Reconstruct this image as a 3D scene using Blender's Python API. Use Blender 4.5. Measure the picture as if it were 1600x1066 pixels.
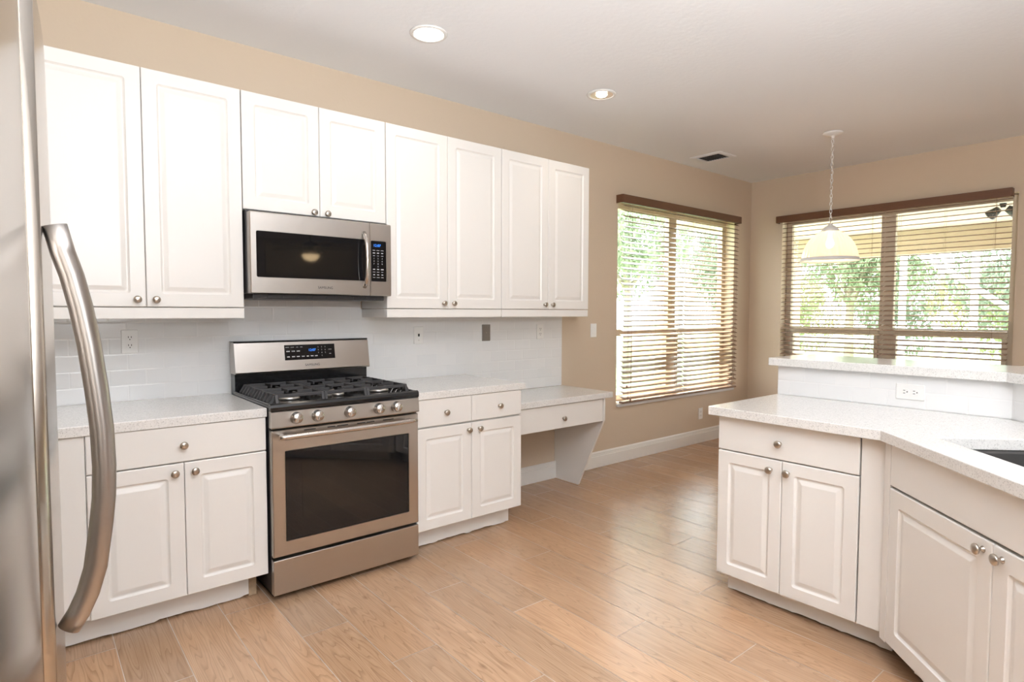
import bpy, bmesh, math, random
from mathutils import Vector, Matrix, Euler
PI = math.pi
random.seed(7)
SC = bpy.context.scene
COL = SC.collection
for _o in list(bpy.data.objects):
    bpy.data.objects.remove(_o)

# ------------------------------------------------------------------ camera
# world: X along the long cabinet wall (to the right), Y = -distance from that wall, Z up
cam_data = bpy.data.cameras.new('camera')
cam = bpy.data.objects.new('camera', cam_data)
COL.objects.link(cam)
cam_data.sensor_width = 36.0
cam_data.lens = 36.0 * 925.77 / 1600.0
cam_data.clip_start = 0.02
cam_data.clip_end = 200
_r = Vector((0.77114351, -0.63665837, 0.00194908))
_u = Vector((0.02959965, 0.03890993, 0.99880422))
_b = _r.cross(_u)
cam.matrix_world = Matrix(((_r.x, _u.x, _b.x, -0.84165), (_r.y, _u.y, _b.y, -3.40918), (_r.z, _u.z, _b.z, 1.33974), (0, 0, 0, 1)))
SC.camera = cam

# ------------------------------------------------------------------ world, sun, large lights, exposure
SC.view_settings.view_transform = 'Standard'
SC.view_settings.look = 'None'
SC.view_settings.gamma = 1.0
SC.view_settings.exposure = 0.05
SC.view_settings.use_curve_mapping = False
world = bpy.data.worlds.new('daylight_sky')
SC.world = world
world.use_nodes = True
_bg = world.node_tree.nodes['Background']
_bg.inputs['Color'].default_value = (0.90, 0.95, 1.0, 1)
_bg.inputs['Strength'].default_value = 8.5

def lamp(name, kind, loc, energy, color=(1, 1, 1), target=None, **kw):
    d = bpy.data.lights.new(name, kind)
    d.energy = energy
    d.color = color
    for k, v in kw.items():
        setattr(d, k, v)
    o = bpy.data.objects.new(name, d)
    COL.objects.link(o)
    o.location = loc
    if target is not None:
        o.rotation_euler = (Vector(target) - Vector(loc)).to_track_quat('-Z', 'Y').to_euler()
    return o

lamp('sun', 'SUN', (8, 20, 38), 32.0, (1, 0.98, 0.95), target=(4, 0, 0), angle=0.02)
# the photographer's flash, bounced off the ceiling behind the camera
lamp('bounce_flash', 'AREA', (-0.40, -3.95, 1.75), 225, (0.94, 0.97, 1.0), target=(-0.25, -3.80, 2.76), shape='DISK', size=0.35)
# soft fill lamp added behind the camera to brighten the cabinet wall
lamp('added_fill', 'AREA', (-0.25, -4.5, 1.75), 22, (0.93, 0.97, 1.0), target=(0.9, 0, 1.0), shape='DISK', size=1.2)

# ------------------------------------------------------------------ materials
def new_mat(name):
    m = bpy.data.materials.new(name)
    m.use_nodes = True
    nt = m.node_tree
    return m, nt, nt.nodes['Principled BSDF']

def N(nt, typ, **kw):
    n = nt.nodes.new(typ)
    for k, v in kw.items():
        setattr(n, k, v)
    return n

def L(nt, a, b):
    nt.links.new(a, b)

def basic(name, col, rough=0.5, metal=0.0, bump=0.0, scale=40.0, var=0.0, spec=None, aniso=0.0, stretch=None):
    m, nt, p = new_mat(name)
    p.inputs['Base Color'].default_value = (*col, 1)
    p.inputs['Roughness'].default_value = rough
    p.inputs['Metallic'].default_value = metal
    if spec is not None:
        p.inputs['Specular IOR Level'].default_value = spec
    if aniso:
        p.inputs['Anisotropic'].default_value = aniso
    tc = N(nt, 'ShaderNodeTexCoord')
    mp = N(nt, 'ShaderNodeMapping')
    if stretch:
        mp.inputs['Scale'].default_value = stretch
    L(nt, tc.outputs['Object'], mp.inputs['Vector'])
    nz = N(nt, 'ShaderNodeTexNoise')
    nz.inputs['Scale'].default_value = scale
    nz.inputs['Detail'].default_value = 3
    L(nt, mp.outputs['Vector'], nz.inputs['Vector'])
    if var > 0:
        mx = N(nt, 'ShaderNodeMix', data_type='RGBA')
        mx.inputs[6].default_value = (*[c * (1 - var) for c in col], 1)
        mx.inputs[7].default_value = (*[min(1, c * (1 + var)) for c in col], 1)
        L(nt, nz.outputs['Fac'], mx.inputs[0])
        L(nt, mx.outputs[2], p.inputs['Base Color'])
    if bump > 0:
        bp = N(nt, 'ShaderNodeBump')
        bp.inputs['Strength'].default_value = bump
        bp.inputs['Distance'].default_value = 0.002
        L(nt, nz.outputs['Fac'], bp.inputs['Height'])
        L(nt, bp.outputs['Normal'], p.inputs['Normal'])
    return m

def emit(name, col, strength):
    m, nt, p = new_mat(name)
    p.inputs['Base Color'].default_value = (*col, 1)
    p.inputs['Emission Color'].default_value = (*col, 1)
    p.inputs['Emission Strength'].default_value = strength
    return m

M = {}
M['cab'] = basic('white_thermofoil', (0.83, 0.805, 0.77), 0.32, bump=0.02, scale=300)
M['cab_raw'] = basic('raw_wood_block', (0.42, 0.30, 0.19), 0.8, var=0.3, scale=60)
M['wall'] = basic('beige_wall_paint', (0.62, 0.505, 0.385), 0.75, bump=0.35, scale=55)
M['ceil'] = basic('textured_ceiling_paint', (0.86, 0.875, 0.90), 0.9, bump=0.6, scale=35)
M['trim'] = basic('white_trim_paint', (0.82, 0.80, 0.765), 0.35, bump=0.02, scale=200)
M['steel'] = basic('brushed_steel', (0.53, 0.495, 0.46), 0.30, 1.0, bump=0.05, scale=60, aniso=0.5, stretch=(0.4, 20, 20), var=0.03)
M['fridge'] = basic('smooth_fridge_steel', (0.50, 0.45, 0.395), 0.22, 1.0, bump=0.01, scale=80, var=0.02)
M['handle'] = basic('satin_steel', (0.56, 0.53, 0.50), 0.25, 1.0, bump=0.01, scale=200)
M['fridge_handle'] = basic('dark_satin_steel', (0.40, 0.37, 0.345), 0.32, 1.0, bump=0.01, scale=200)
M['nickel'] = basic('brushed_nickel', (0.50, 0.45, 0.395), 0.28, 1.0, bump=0.01, scale=400)
M['blackglass'] = basic('black_glass', (0.008, 0.008, 0.009), 0.03, bump=0.0)
M['innerglass'] = basic('tinted_oven_window', (0.012, 0.011, 0.010), 0.04, bump=0.0)
M['enamel'] = basic('black_enamel', (0.010, 0.010, 0.011), 0.12, bump=0.0)
M['darkbody'] = basic('dark_painted_metal', (0.035, 0.034, 0.036), 0.4, bump=0.02)
M['iron'] = basic('cast_iron', (0.045, 0.043, 0.045), 0.55, bump=0.3, scale=300)
M['aluminium'] = basic('burner_aluminium', (0.70, 0.68, 0.66), 0.35, 1.0)
M['mark'] = basic('grey_print', (0.55, 0.55, 0.56), 0.6)
M['logo'] = basic('dark_print', (0.05, 0.05, 0.055), 0.5)
M['blue'] = emit('blue_display', (0.03, 0.22, 0.85), 1.3)
M['plate'] = basic('white_plate_plastic', (0.84, 0.83, 0.81), 0.35)
M['slot'] = basic('dark_slot', (0.02, 0.018, 0.016), 0.6)
M['greyplate'] = basic('grey_metal_plate', (0.33, 0.32, 0.31), 0.4, 0.8)
M['louvre'] = basic('grey_louvre_paint', (0.42, 0.41, 0.40), 0.5)
M['sinkmat'] = basic('black_composite', (0.045, 0.042, 0.040), 0.45, bump=0.1, scale=600)
M['frame'] = basic('window_frame_shaded', (0.62, 0.53, 0.43), 0.5)  # frame is white aluminium; its shade is put into the tan colour
M['marble'] = basic('white_marble_sill', (0.80, 0.79, 0.78), 0.25, var=0.05, scale=8)
M['cord'] = basic('cord_fibre', (0.45, 0.36, 0.27), 0.8)
M['bladewood'] = basic('dark_fan_blade', (0.03, 0.02, 0.015), 0.4)
M['led'] = emit('lamp_lens', (1.0, 0.97, 0.92), 9.0)
M['bulb'] = emit('warm_bulb', (1.0, 0.78, 0.48), 14.0)
M['fanlight'] = emit('fan_light_glass', (1.0, 0.72, 0.40), 11.0)
M['reflector'] = basic('warm_reflector', (0.85, 0.74, 0.62), 0.3, 0.6)
M['soffit'] = basic('lanai_stucco', (0.44, 0.35, 0.265), 0.85, bump=0.3, scale=60)
M['deck'] = basic('patio_concrete', (0.55, 0.53, 0.50), 0.8, var=0.1, scale=3)
M['lawn'] = basic('lawn_grass', (0.22, 0.29, 0.14), 0.9, var=0.4, scale=4)
M['alu'] = basic('white_aluminium', (0.75, 0.75, 0.74), 0.5)
M['bark'] = basic('tree_bark', (0.36, 0.31, 0.26), 0.9, bump=0.6, scale=20, var=0.3)

def wood_mat(name, c1, c2, rough):
    m, nt, p = new_mat(name)
    tc = N(nt, 'ShaderNodeTexCoord')
    mp = N(nt, 'ShaderNodeMapping')
    mp.inputs['Scale'].default_value = (1.5, 1.5, 40)
    L(nt, tc.outputs['Object'], mp.inputs['Vector'])
    nz = N(nt, 'ShaderNodeTexNoise')
    nz.inputs['Scale'].default_value = 6
    nz.inputs['Detail'].default_value = 4
    L(nt, mp.outputs['Vector'], nz.inputs['Vector'])
    mx = N(nt, 'ShaderNodeMix', data_type='RGBA')
    mx.inputs[6].default_value = (*c1, 1)
    mx.inputs[7].default_value = (*c2, 1)
    L(nt, nz.outputs['Fac'], mx.inputs[0])
    L(nt, mx.outputs[2], p.inputs['Base Color'])
    p.inputs['Roughness'].default_value = rough
    return m
M['blind'] = wood_mat('walnut_slats', (0.22, 0.135, 0.092), (0.29, 0.185, 0.13), 0.24)
M['valance'] = wood_mat('walnut_valance', (0.10, 0.042, 0.02), (0.17, 0.075, 0.038), 0.4)

def quartz():
    m, nt, p = new_mat('speckled_quartz')
    tc = N(nt, 'ShaderNodeTexCoord')
    v1 = N(nt, 'ShaderNodeTexVoronoi')
    v1.inputs['Scale'].default_value = 330
    v2 = N(nt, 'ShaderNodeTexNoise')
    v2.inputs['Scale'].default_value = 130
    v2.inputs['Detail'].default_value = 4
    L(nt, tc.outputs['Object'], v1.inputs['Vector'])
    L(nt, tc.outputs['Object'], v2.inputs['Vector'])
    r1 = N(nt, 'ShaderNodeValToRGB')
    e = r1.color_ramp.elements
    e[0].position = 0.0; e[0].color = (0.58, 0.565, 0.54, 1)
    e[1].position = 0.22; e[1].color = (0.82, 0.805, 0.78, 1)
    sep = N(nt, 'ShaderNodeSeparateColor')
    L(nt, v1.outputs['Color'], sep.inputs['Color'])
    L(nt, sep.outputs['Red'], r1.inputs['Fac'])
    r2 = N(nt, 'ShaderNodeValToRGB')
    e = r2.color_ramp.elements
    e[0].position = 0.35; e[0].color = (0.93, 0.93, 0.93, 1)
    e[1].position = 0.6; e[1].color = (1, 1, 1, 1)
    L(nt, v2.outputs['Fac'], r2.inputs['Fac'])
    mx = N(nt, 'ShaderNodeMix', data_type='RGBA', blend_type='MULTIPLY')
    mx.inputs[0].default_value = 1
    L(nt, r1.outputs['Color'], mx.inputs[6])
    L(nt, r2.outputs['Color'], mx.inputs[7])
    L(nt, mx.outputs[2], p.inputs['Base Color'])
    p.inputs['Roughness'].default_value = 0.12
    return m
M['quartz'] = quartz()

def tile_mat(name, axis, phase_u):
    """white subway tile, 153 x 76 mm running bond; axis 'x' or 'y' or 'd' (diagonal) is the length axis"""
    m, nt, p = new_mat(name)
    tc = N(nt, 'ShaderNodeTexCoord')
    sp = N(nt, 'ShaderNodeSeparateXYZ')
    L(nt, tc.outputs['Object'], sp.inputs['Vector'])
    au = N(nt, 'ShaderNodeMath', operation='ADD')
    if axis == 'x':
        L(nt, sp.outputs['X'], au.inputs[0])
    else:
        L(nt, sp.outputs['Y'], au.inputs[0])
    au.inputs[1].default_value = phase_u
    av = N(nt, 'ShaderNodeMath', operation='ADD')
    L(nt, sp.outputs['Z'], av.inputs[0])
    av.inputs[1].default_value = -0.904 + 0.0762 * 4
    cb = N(nt, 'ShaderNodeCombineXYZ')
    L(nt, au.outputs[0], cb.inputs['X'])
    L(nt, av.outputs[0], cb.inputs['Y'])
    def brick(mortar, smooth):
        b = N(nt, 'ShaderNodeTexBrick')
        b.offset = 0.5
        b.offset_frequency = 2
        b.inputs['Scale'].default_value = 1
        b.inputs['Brick Width'].default_value = 0.153
        b.inputs['Row Height'].default_value = 0.0762
        b.inputs['Mortar Size'].default_value = mortar
        b.inputs['Mortar Smooth'].default_value = smooth
        b.inputs['Color1'].default_value = (0.80, 0.80, 0.80, 1)
        b.inputs['Color2'].default_value = (0.83, 0.825, 0.82, 1)
        b.inputs['Mortar'].default_value = (0.86, 0.85, 0.84, 1)
        L(nt, cb.outputs[0], b.inputs['Vector'])
        return b
    b1 = brick(0.0013, 0.1)
    b2 = brick(0.0060, 1.0)
    L(nt, b1.outputs['Color'], p.inputs['Base Color'])
    bp = N(nt, 'ShaderNodeBump', invert=True)
    bp.inputs['Strength'].default_value = 0.35
    bp.inputs['Distance'].default_value = 0.0022
    L(nt, b2.outputs['Fac'], bp.inputs['Height'])
    L(nt, bp.outputs['Normal'], p.inputs['Normal'])
    p.inputs['Roughness'].default_value = 0.10
    return m
M['tile_x'] = tile_mat('white_subway_tile', 'x', 0.07 + 0.153 * 40)
M['tile_y'] = tile_mat('white_subway_tile_on_bar', 'y', 0.03 + 0.153 * 60)

def plank_mat():
    m, nt, p = new_mat('oak_look_plank_tile')
    uv = N(nt, 'ShaderNodeUVMap', uv_map='grain')
    tone = N(nt, 'ShaderNodeAttribute', attribute_name='tone')
    mp = N(nt, 'ShaderNodeMapping')
    mp.inputs['Scale'].default_value = (1.6, 22, 1)
    L(nt, uv.outputs['UV'], mp.inputs['Vector'])
    n1 = N(nt, 'ShaderNodeTexNoise')
    n1.inputs['Scale'].default_value = 2.2
    n1.inputs['Detail'].default_value = 6
    n1.inputs['Roughness'].default_value = 0.6
    n1.inputs['Distortion'].default_value = 0.6
    L(nt, mp.outputs['Vector'], n1.inputs['Vector'])
    # cathedral grain: iso-lines of a stretched smooth noise
    mp2 = N(nt, 'ShaderNodeMapping')
    mp2.inputs['Scale'].default_value = (0.5, 5.2, 1)
    L(nt, uv.outputs['UV'], mp2.inputs['Vector'])
    n2 = N(nt, 'ShaderNodeTexNoise')
    n2.inputs['Scale'].default_value = 1.6
    n2.inputs['Detail'].default_value = 2.5
    n2.inputs['Roughness'].default_value = 0.45
    L(nt, mp2.outputs['Vector'], n2.inputs['Vector'])
    ml = N(nt, 'ShaderNodeMath', operation='MULTIPLY')
    L(nt, n2.outputs['Fac'], ml.inputs[0])
    ml.inputs[1].default_value = 30
    fr = N(nt, 'ShaderNodeMath', operation='FRACT')
    L(nt, ml.outputs[0], fr.inputs[0])
    cr = N(nt, 'ShaderNodeValToRGB')
    e = cr.color_ramp.elements
    e[0].position = 0.0; e[0].color = (0.66, 0.62, 0.58, 1)
    e[1].position = 0.38; e[1].color = (1, 1, 1, 1)
    x = cr.color_ramp.elements.new(0.93); x.color = (0.97, 0.96, 0.95, 1)
    L(nt, fr.outputs[0], cr.inputs['Fac'])
    base = N(nt, 'ShaderNodeMix', data_type='RGBA')
    base.inputs[6].default_value = (0.34, 0.185, 0.098, 1)
    base.inputs[7].default_value = (0.62, 0.415, 0.265, 1)
    L(nt, n1.outputs['Fac'], base.inputs[0])
    m1 = N(nt, 'ShaderNodeMix', data_type='RGBA', blend_type='MULTIPLY')
    m1.inputs[0].default_value = 0.8
    L(nt, base.outputs[2], m1.inputs[6])
    L(nt, cr.outputs['Color'], m1.inputs[7])
    m2 = N(nt, 'ShaderNodeMix', data_type='RGBA', blend_type='MULTIPLY')
    m2.inputs[0].default_value = 1
    L(nt, m1.outputs[2], m2.inputs[6])
    L(nt, tone.outputs['Color'], m2.inputs[7])
    # knots
    vo = N(nt, 'ShaderNodeTexVoronoi')
    vo.inputs['Scale'].default_value = 2.2
    mp3 = N(nt, 'ShaderNodeMapping')
    mp3.inputs['Scale'].default_value = (1.0, 2.2, 1)
    L(nt, uv.outputs['UV'], mp3.inputs['Vector'])
    L(nt, mp3.outputs['Vector'], vo.inputs['Vector'])
    kr = N(nt, 'ShaderNodeValToRGB')
    e = kr.color_ramp.elements
    e[0].position = 0.015; e[0].color = (0.45, 0.38, 0.32, 1)
    e[1].position = 0.07; e[1].color = (1, 1, 1, 1)
    L(nt, vo.outputs['Distance'], kr.inputs['Fac'])
    m3 = N(nt, 'ShaderNodeMix', data_type='RGBA', blend_type='MULTIPLY')
    m3.inputs[0].default_value = 0.8
    L(nt, m2.outputs[2], m3.inputs[6])
    L(nt, kr.outputs['Color'], m3.inputs[7])
    L(nt, m3.outputs[2], p.inputs['Base Color'])
    p.inputs['Roughness'].default_value = 0.26
    bp = N(nt, 'ShaderNodeBump')
    bp.inputs['Strength'].default_value = 0.12
    bp.inputs['Distance'].default_value = 0.001
    L(nt, n1.outputs['Fac'], bp.inputs['Height'])
    L(nt, bp.outputs['Normal'], p.inputs['Normal'])
    return m
M['plank'] = plank_mat()
M['grout'] = basic('pale_grout', (0.56, 0.47, 0.39), 0.85, var=0.1, scale=20)

def pane_mat():
    m, nt, p = new_mat('clear_window_glass')
    out = nt.nodes['Material Output']
    tr = N(nt, 'ShaderNodeBsdfTransparent')
    tr.inputs['Color'].default_value = (0.96, 0.98, 0.97, 1)
    gl = N(nt, 'ShaderNodeBsdfGlossy')
    gl.inputs['Roughness'].default_value = 0.01
    lw = N(nt, 'ShaderNodeLayerWeight')
    lw.inputs['Blend'].default_value = 0.5
    pw = N(nt, 'ShaderNodeMath', operation='POWER')
    L(nt, lw.outputs['Facing'], pw.inputs[0])
    pw.inputs[1].default_value = 4
    ml = N(nt, 'ShaderNodeMath', operation='MULTIPLY_ADD')
    L(nt, pw.outputs[0], ml.inputs[0])
    ml.inputs[1].default_value = 0.35
    ml.inputs[2].default_value = 0.02
    mx = N(nt, 'ShaderNodeMixShader')
    L(nt, ml.outputs[0], mx.inputs[0])
    L(nt, tr.outputs[0], mx.inputs[1])
    L(nt, gl.outputs[0], mx.inputs[2])
    L(nt, mx.outputs[0], out.inputs['Surface'])
    return m
M['pane'] = pane_mat()

def shade_mat():
    m, nt, p = new_mat('ribbed_shade_glass')
    out = nt.nodes['Material Output']
    tr = N(nt, 'ShaderNodeBsdfTransparent')
    tl = N(nt, 'ShaderNodeBsdfTranslucent')
    tl.inputs['Color'].default_value = (0.95, 0.82, 0.70, 1)
    df = N(nt, 'ShaderNodeBsdfDiffuse')
    df.inputs['Color'].default_value = (0.85, 0.83, 0.8, 1)
    gl = N(nt, 'ShaderNodeBsdfGlossy')
    gl.inputs['Roughness'].default_value = 0.08
    a = N(nt, 'ShaderNodeMixShader'); a.inputs[0].default_value = 0.5
    b = N(nt, 'ShaderNodeMixShader'); b.inputs[0].default_value = 0.05
    c = N(nt, 'ShaderNodeMixShader'); c.inputs[0].default_value = 0.2
    L(nt, tr.outputs[0], a.inputs[1]); L(nt, tl.outputs[0], a.inputs[2])
    L(nt, a.outputs[0], b.inputs[1]); L(nt, df.outputs[0], b.inputs[2])
    L(nt, b.outputs[0], c.inputs[1]); L(nt, gl.outputs[0], c.inputs[2])
    L(nt, c.outputs[0], out.inputs['Surface'])
    return m
M['shade'] = shade_mat()

def leaf_mat(name, col):
    m, nt, p = new_mat(name)
    p.inputs['Roughness'].default_value = 0.6
    tc = N(nt, 'ShaderNodeTexCoord')
    nz = N(nt, 'ShaderNodeTexNoise')
    nz.inputs['Scale'].default_value = 1.3
    L(nt, tc.outputs['Object'], nz.inputs['Vector'])
    mx = N(nt, 'ShaderNodeMix', data_type='RGBA')
    mx.inputs[6].default_value = (*[c * 0.6 for c in col], 1)
    mx.inputs[7].default_value = (*[min(1, c * 1.5) for c in col], 1)
    L(nt, nz.outputs['Fac'], mx.inputs[0])
    L(nt, mx.outputs[2], p.inputs['Base Color'])
    tl = N(nt, 'ShaderNodeBsdfTranslucent')
    L(nt, mx.outputs[2], tl.inputs['Color'])
    ms = N(nt, 'ShaderNodeMixShader'); ms.inputs[0].default_value = 0.35
    L(nt, p.outputs[0], ms.inputs[1]); L(nt, tl.outputs[0], ms.inputs[2])
    L(nt, ms.outputs[0], nt.nodes['Material Output'].inputs['Surface'])
    return m
M['leaf_a'] = leaf_mat('mid_green_leaves', (0.22, 0.27, 0.17))
M['leaf_b'] = leaf_mat('yellow_green_leaves', (0.32, 0.36, 0.19))
M['leaf_c'] = leaf_mat('grey_green_leaves', (0.22, 0.26, 0.20))

# ------------------------------------------------------------------ mesh helpers
def obj(name, bm, mat, parent=None, loc=None, rot=None):
    me = bpy.data.meshes.new(name)
    bmesh.ops.recalc_face_normals(bm, faces=bm.faces)
    bm.to_mesh(me)
    bm.free()
    mats = mat if isinstance(mat, (list, tuple)) else [mat]
    for m in mats:
        me.materials.append(M[m] if isinstance(m, str) else m)
    o = bpy.data.objects.new(name, me)
    COL.objects.link(o)
    if parent:
        o.parent = parent
    if loc:
        o.location = loc
    if rot:
        o.rotation_euler = rot
    return o

def tag(o, label=None, cat=None, group=None, kind=None):
    if label: o['label'] = label
    if cat: o['category'] = cat
    if group: o['group'] = group
    if kind: o['kind'] = kind
    return o

def thing(name, label, cat, loc=(0, 0, 0), rotz=0, group=None):
    o = bpy.data.objects.new(name, None)
    o.empty_display_size = 0.1
    COL.objects.link(o)
    o.location = loc
    o.rotation_euler = (0, 0, rotz)
    return tag(o, label, cat, group)

def structure(name, bm, mat, parent=None):
    o = obj(name, bm, mat, parent)
    if not parent:
        o['kind'] = 'structure'
    return o

def box(bm, x0, x1, y0, y1, z0, z1, bev=0.0, seg=2):
    b = bmesh.new()
    vs = [b.verts.new((x, y, z)) for x in (x0, x1) for y in (y0, y1) for z in (z0, z1)]
    for f in ((0, 1, 3, 2), (4, 6, 7, 5), (0, 4, 5, 1), (2, 3, 7, 6), (0, 2, 6, 4), (1, 5, 7, 3)):
        b.faces.new([vs[i] for i in f])
    if bev > 0:
        bmesh.ops.bevel(b, geom=b.edges[:], offset=bev, segments=seg, profile=0.5, affect='EDGES')
    merge(bm, b)
    return bm

def merge(bm, b, smooth=False):
    bmesh.ops.recalc_face_normals(b, faces=b.faces)
    vmap = {}
    for v in b.verts:
        vmap[v] = bm.verts.new(v.co)
    for f in b.faces:
        try:
            nf = bm.faces.new([vmap[v] for v in f.verts])
            nf.smooth = f.smooth or smooth
            nf.material_index = f.material_index
        except ValueError:
            pass
    b.free()
    return bm

def BX(*a, **k):
    return box(bmesh.new(), *a, **k)

def frame_of(axis):
    a = Vector(axis).normalized()
    t = Vector((0, 0, 1)) if abs(a.z) < 0.9 else Vector((1, 0, 0))
    u = t.cross(a).normalized()
    return a, u, a.cross(u)

def lathe(bm, profile, origin=(0, 0, 0), axis=(0, 0, 1), seg=24, smooth=True, close=True):
    """profile: list of (radius, height along axis)"""
    a, u, v = frame_of(axis)
    o = Vector(origin)
    b = bmesh.new()
    rings = []
    for r, h in profile:
        if r < 1e-6:
            rings.append([b.verts.new(o + a * h)])
        else:
            rings.append([b.verts.new(o + a * h + (u * math.cos(2 * PI * i / seg) + v * math.sin(2 * PI * i / seg)) * r) for i in range(seg)])
    for p, q in zip(rings[:-1], rings[1:]):
        for i in range(seg):
            j = (i + 1) % seg
            if len(p) == 1 and len(q) == 1:
                continue
            if len(p) == 1:
                f = b.faces.new((p[0], q[i], q[j]))
            elif len(q) == 1:
                f = b.faces.new((p[i], p[j], q[0]))
            else:
                f = b.faces.new((p[i], p[j], q[j], q[i]))
            f.smooth = smooth
    if close:
        for r in (rings[0], rings[-1]):
            if len(r) > 2:
                b.faces.new(r)
    merge(bm, b)
    return bm

def tube(bm, pts, r, seg=10, closed=False, caps=True, r2=None):
    pts = [Vector(p) for p in pts]
    n = len(pts)
    b = bmesh.new()
    rings = []
    up = None
    for i, p in enumerate(pts):
        if closed:
            d = (pts[(i + 1) % n] - pts[i - 1]).normalized()
        else:
            d = (pts[min(i + 1, n - 1)] - pts[max(i - 1, 0)]).normalized()
        if up is None:
            t = Vector((0, 0, 1)) if abs(d.z) < 0.9 else Vector((0, 1, 0))
            up = (t - d * t.dot(d)).normalized()
        else:
            up = (up - d * up.dot(d)).normalized()
        s = d.cross(up)
        ra = r[i] if isinstance(r, (list, tuple)) else r
        rb = ra if r2 is None else r2
        rings.append([b.verts.new(p + up * (ra * math.cos(2 * PI * k / seg)) + s * (rb * math.sin(2 * PI * k / seg))) for k in range(seg)])
    pairs = list(zip(rings[:-1], rings[1:]))
    if closed:
        pairs.append((rings[-1], rings[0]))
    for p, q in pairs:
        for k in range(seg):
            f = b.faces.new((p[k], p[(k + 1) % seg], q[(k + 1) % seg], q[k]))
            f.smooth = True
    if caps and not closed:
        b.faces.new(rings[0]); b.faces.new(rings[-1])
    merge(bm, b)
    return bm

def prism(bm, poly, z0, z1, holes=(), bev=0.0):
    """poly in XY extruded along Z, with optional holes"""
    b = bmesh.new()
    edges = []
    for loop in [poly] + list(holes):
        vs = [b.verts.new((x, y, z0)) for x, y in loop]
        for i in range(len(vs)):
            edges.append(b.edges.new((vs[i], vs[(i + 1) % len(vs)])))
    if holes:
        bmesh.ops.triangle_fill(b, use_beauty=True, use_dissolve=False, edges=edges)
    else:
        b.faces.new(b.verts[:])
    r = bmesh.ops.extrude_face_region(b, geom=b.faces[:])
    for v in [g for g in r['geom'] if isinstance(g, bmesh.types.BMVert)]:
        v.co.z = z1
    bmesh.ops.recalc_face_normals(b, faces=b.faces)
    if bev > 0:
        es = [e for e in b.edges if len(e.link_faces) == 2 and e.calc_face_angle(0) > 0.3]
        bmesh.ops.bevel(b, geom=es, offset=bev, segments=2, profile=0.5, affect='EDGES')
    merge(bm, b)
    return bm

def prism_axis(bm, poly, a0, a1, axis):
    """poly extruded along x (poly in y,z) or y (poly in x,z)"""
    b = bmesh.new()
    def P(p, a):
        return (a, p[0], p[1]) if axis == 'x' else (p[0], a, p[1])
    lo = [b.verts.new(P(p, a0)) for p in poly]
    hi = [b.verts.new(P(p, a1)) for p in poly]
    b.faces.new(lo); b.faces.new(hi)
    n = len(poly)
    for i in range(n):
        b.faces.new((lo[i], lo[(i + 1) % n], hi[(i + 1) % n], hi[i]))
    merge(bm, b)
    return bm

def rrect(x0, x1, z0, z1, r, seg=4):
    out = []
    for cx, cz, a in ((x1 - r, z1 - r, 0), (x0 + r, z1 - r, PI / 2), (x0 + r, z0 + r, PI), (x1 - r, z0 + r, 1.5 * PI)):
        for i in range(seg + 1):
            t = a + PI / 2 * i / seg
            out.append((cx + r * math.cos(t), cz + r * math.sin(t)))
    return out

def rings_front(bm, rings, back):
    """rings: list of (poly in x,z ; y); consecutive loops are bridged, last one capped; the first goes back to y=back"""
    b = bmesh.new()
    loops = [[b.verts.new((x, back, z)) for x, z in rings[0][0]]]
    for poly, y in rings:
        loops.append([b.verts.new((x, y, z)) for x, z in poly])
    n = len(loops[0])
    for p, q in zip(loops[:-1], loops[1:]):
        for i in range(n):
            b.faces.new((p[i], p[(i + 1) % n], q[(i + 1) % n], q[i]))
    b.faces.new(loops[-1]); b.faces.new(loops[0])
    merge(bm, b)
    return bm

def panel_door(x0, x1, z0, z1, yf, rail=0.058):
    """routed raised-panel door; front plane y = yf (towards -y), 19 mm thick"""
    bm = bmesh.new()
    def R(i, rad):
        return rrect(x0 + i, x1 - i, z0 + i, z1 - i, rad)
    e = 0.004
    rings = [(R(0, 0.003), yf + e), (R(0.0012, 0.003), yf + 0.0012), (R(e, 0.003), yf),
             (R(rail, 0.012), yf), (R(rail + 0.003, 0.010), yf + 0.004), (R(rail + 0.008, 0.008), yf + 0.008), (R(rail + 0.013, 0.006), yf + 0.008),
             (R(rail + 0.030, 0.004), yf + 0.0020), (R(rail + 0.033, 0.003), yf + 0.0014)]
    return rings_front(bm, rings, yf + 0.019)

def slab_front(x0, x1, z0, z1, yf, th=0.019):
    bm = bmesh.new()
    def R(i, rad):
        return rrect(x0 + i, x1 - i, z0 + i, z1 - i, rad)
    return rings_front(bm, [(R(0, 0.002), yf + 0.004), (R(0.0012, 0.002), yf + 0.0012), (R(0.004, 0.002), yf)], yf + th)

_knob_mesh = None
def knob(parent, x, z, yf):
    """mushroom knob standing out from plane y = yf"""
    global _knob_mesh
    if _knob_mesh is None:
        bm = bmesh.new()
        lathe(bm, [(0.0095, 0.0), (0.0095, 0.002), (0.006, 0.005), (0.0055, 0.013), (0.010, 0.016), (0.0155, 0.019), (0.0165, 0.0225), (0.015, 0.026), (0.010, 0.0285), (0.0, 0.0295)], axis=(0, -1, 0), seg=20)
        o = obj('knob', bm, 'nickel', parent, (x, yf, z))
        _knob_mesh = o.data
    else:
        o = bpy.data.objects.new('knob', _knob_mesh)
        COL.objects.link(o)
        o.parent = parent
        o.location = (x, yf, z)
    return o

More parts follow.
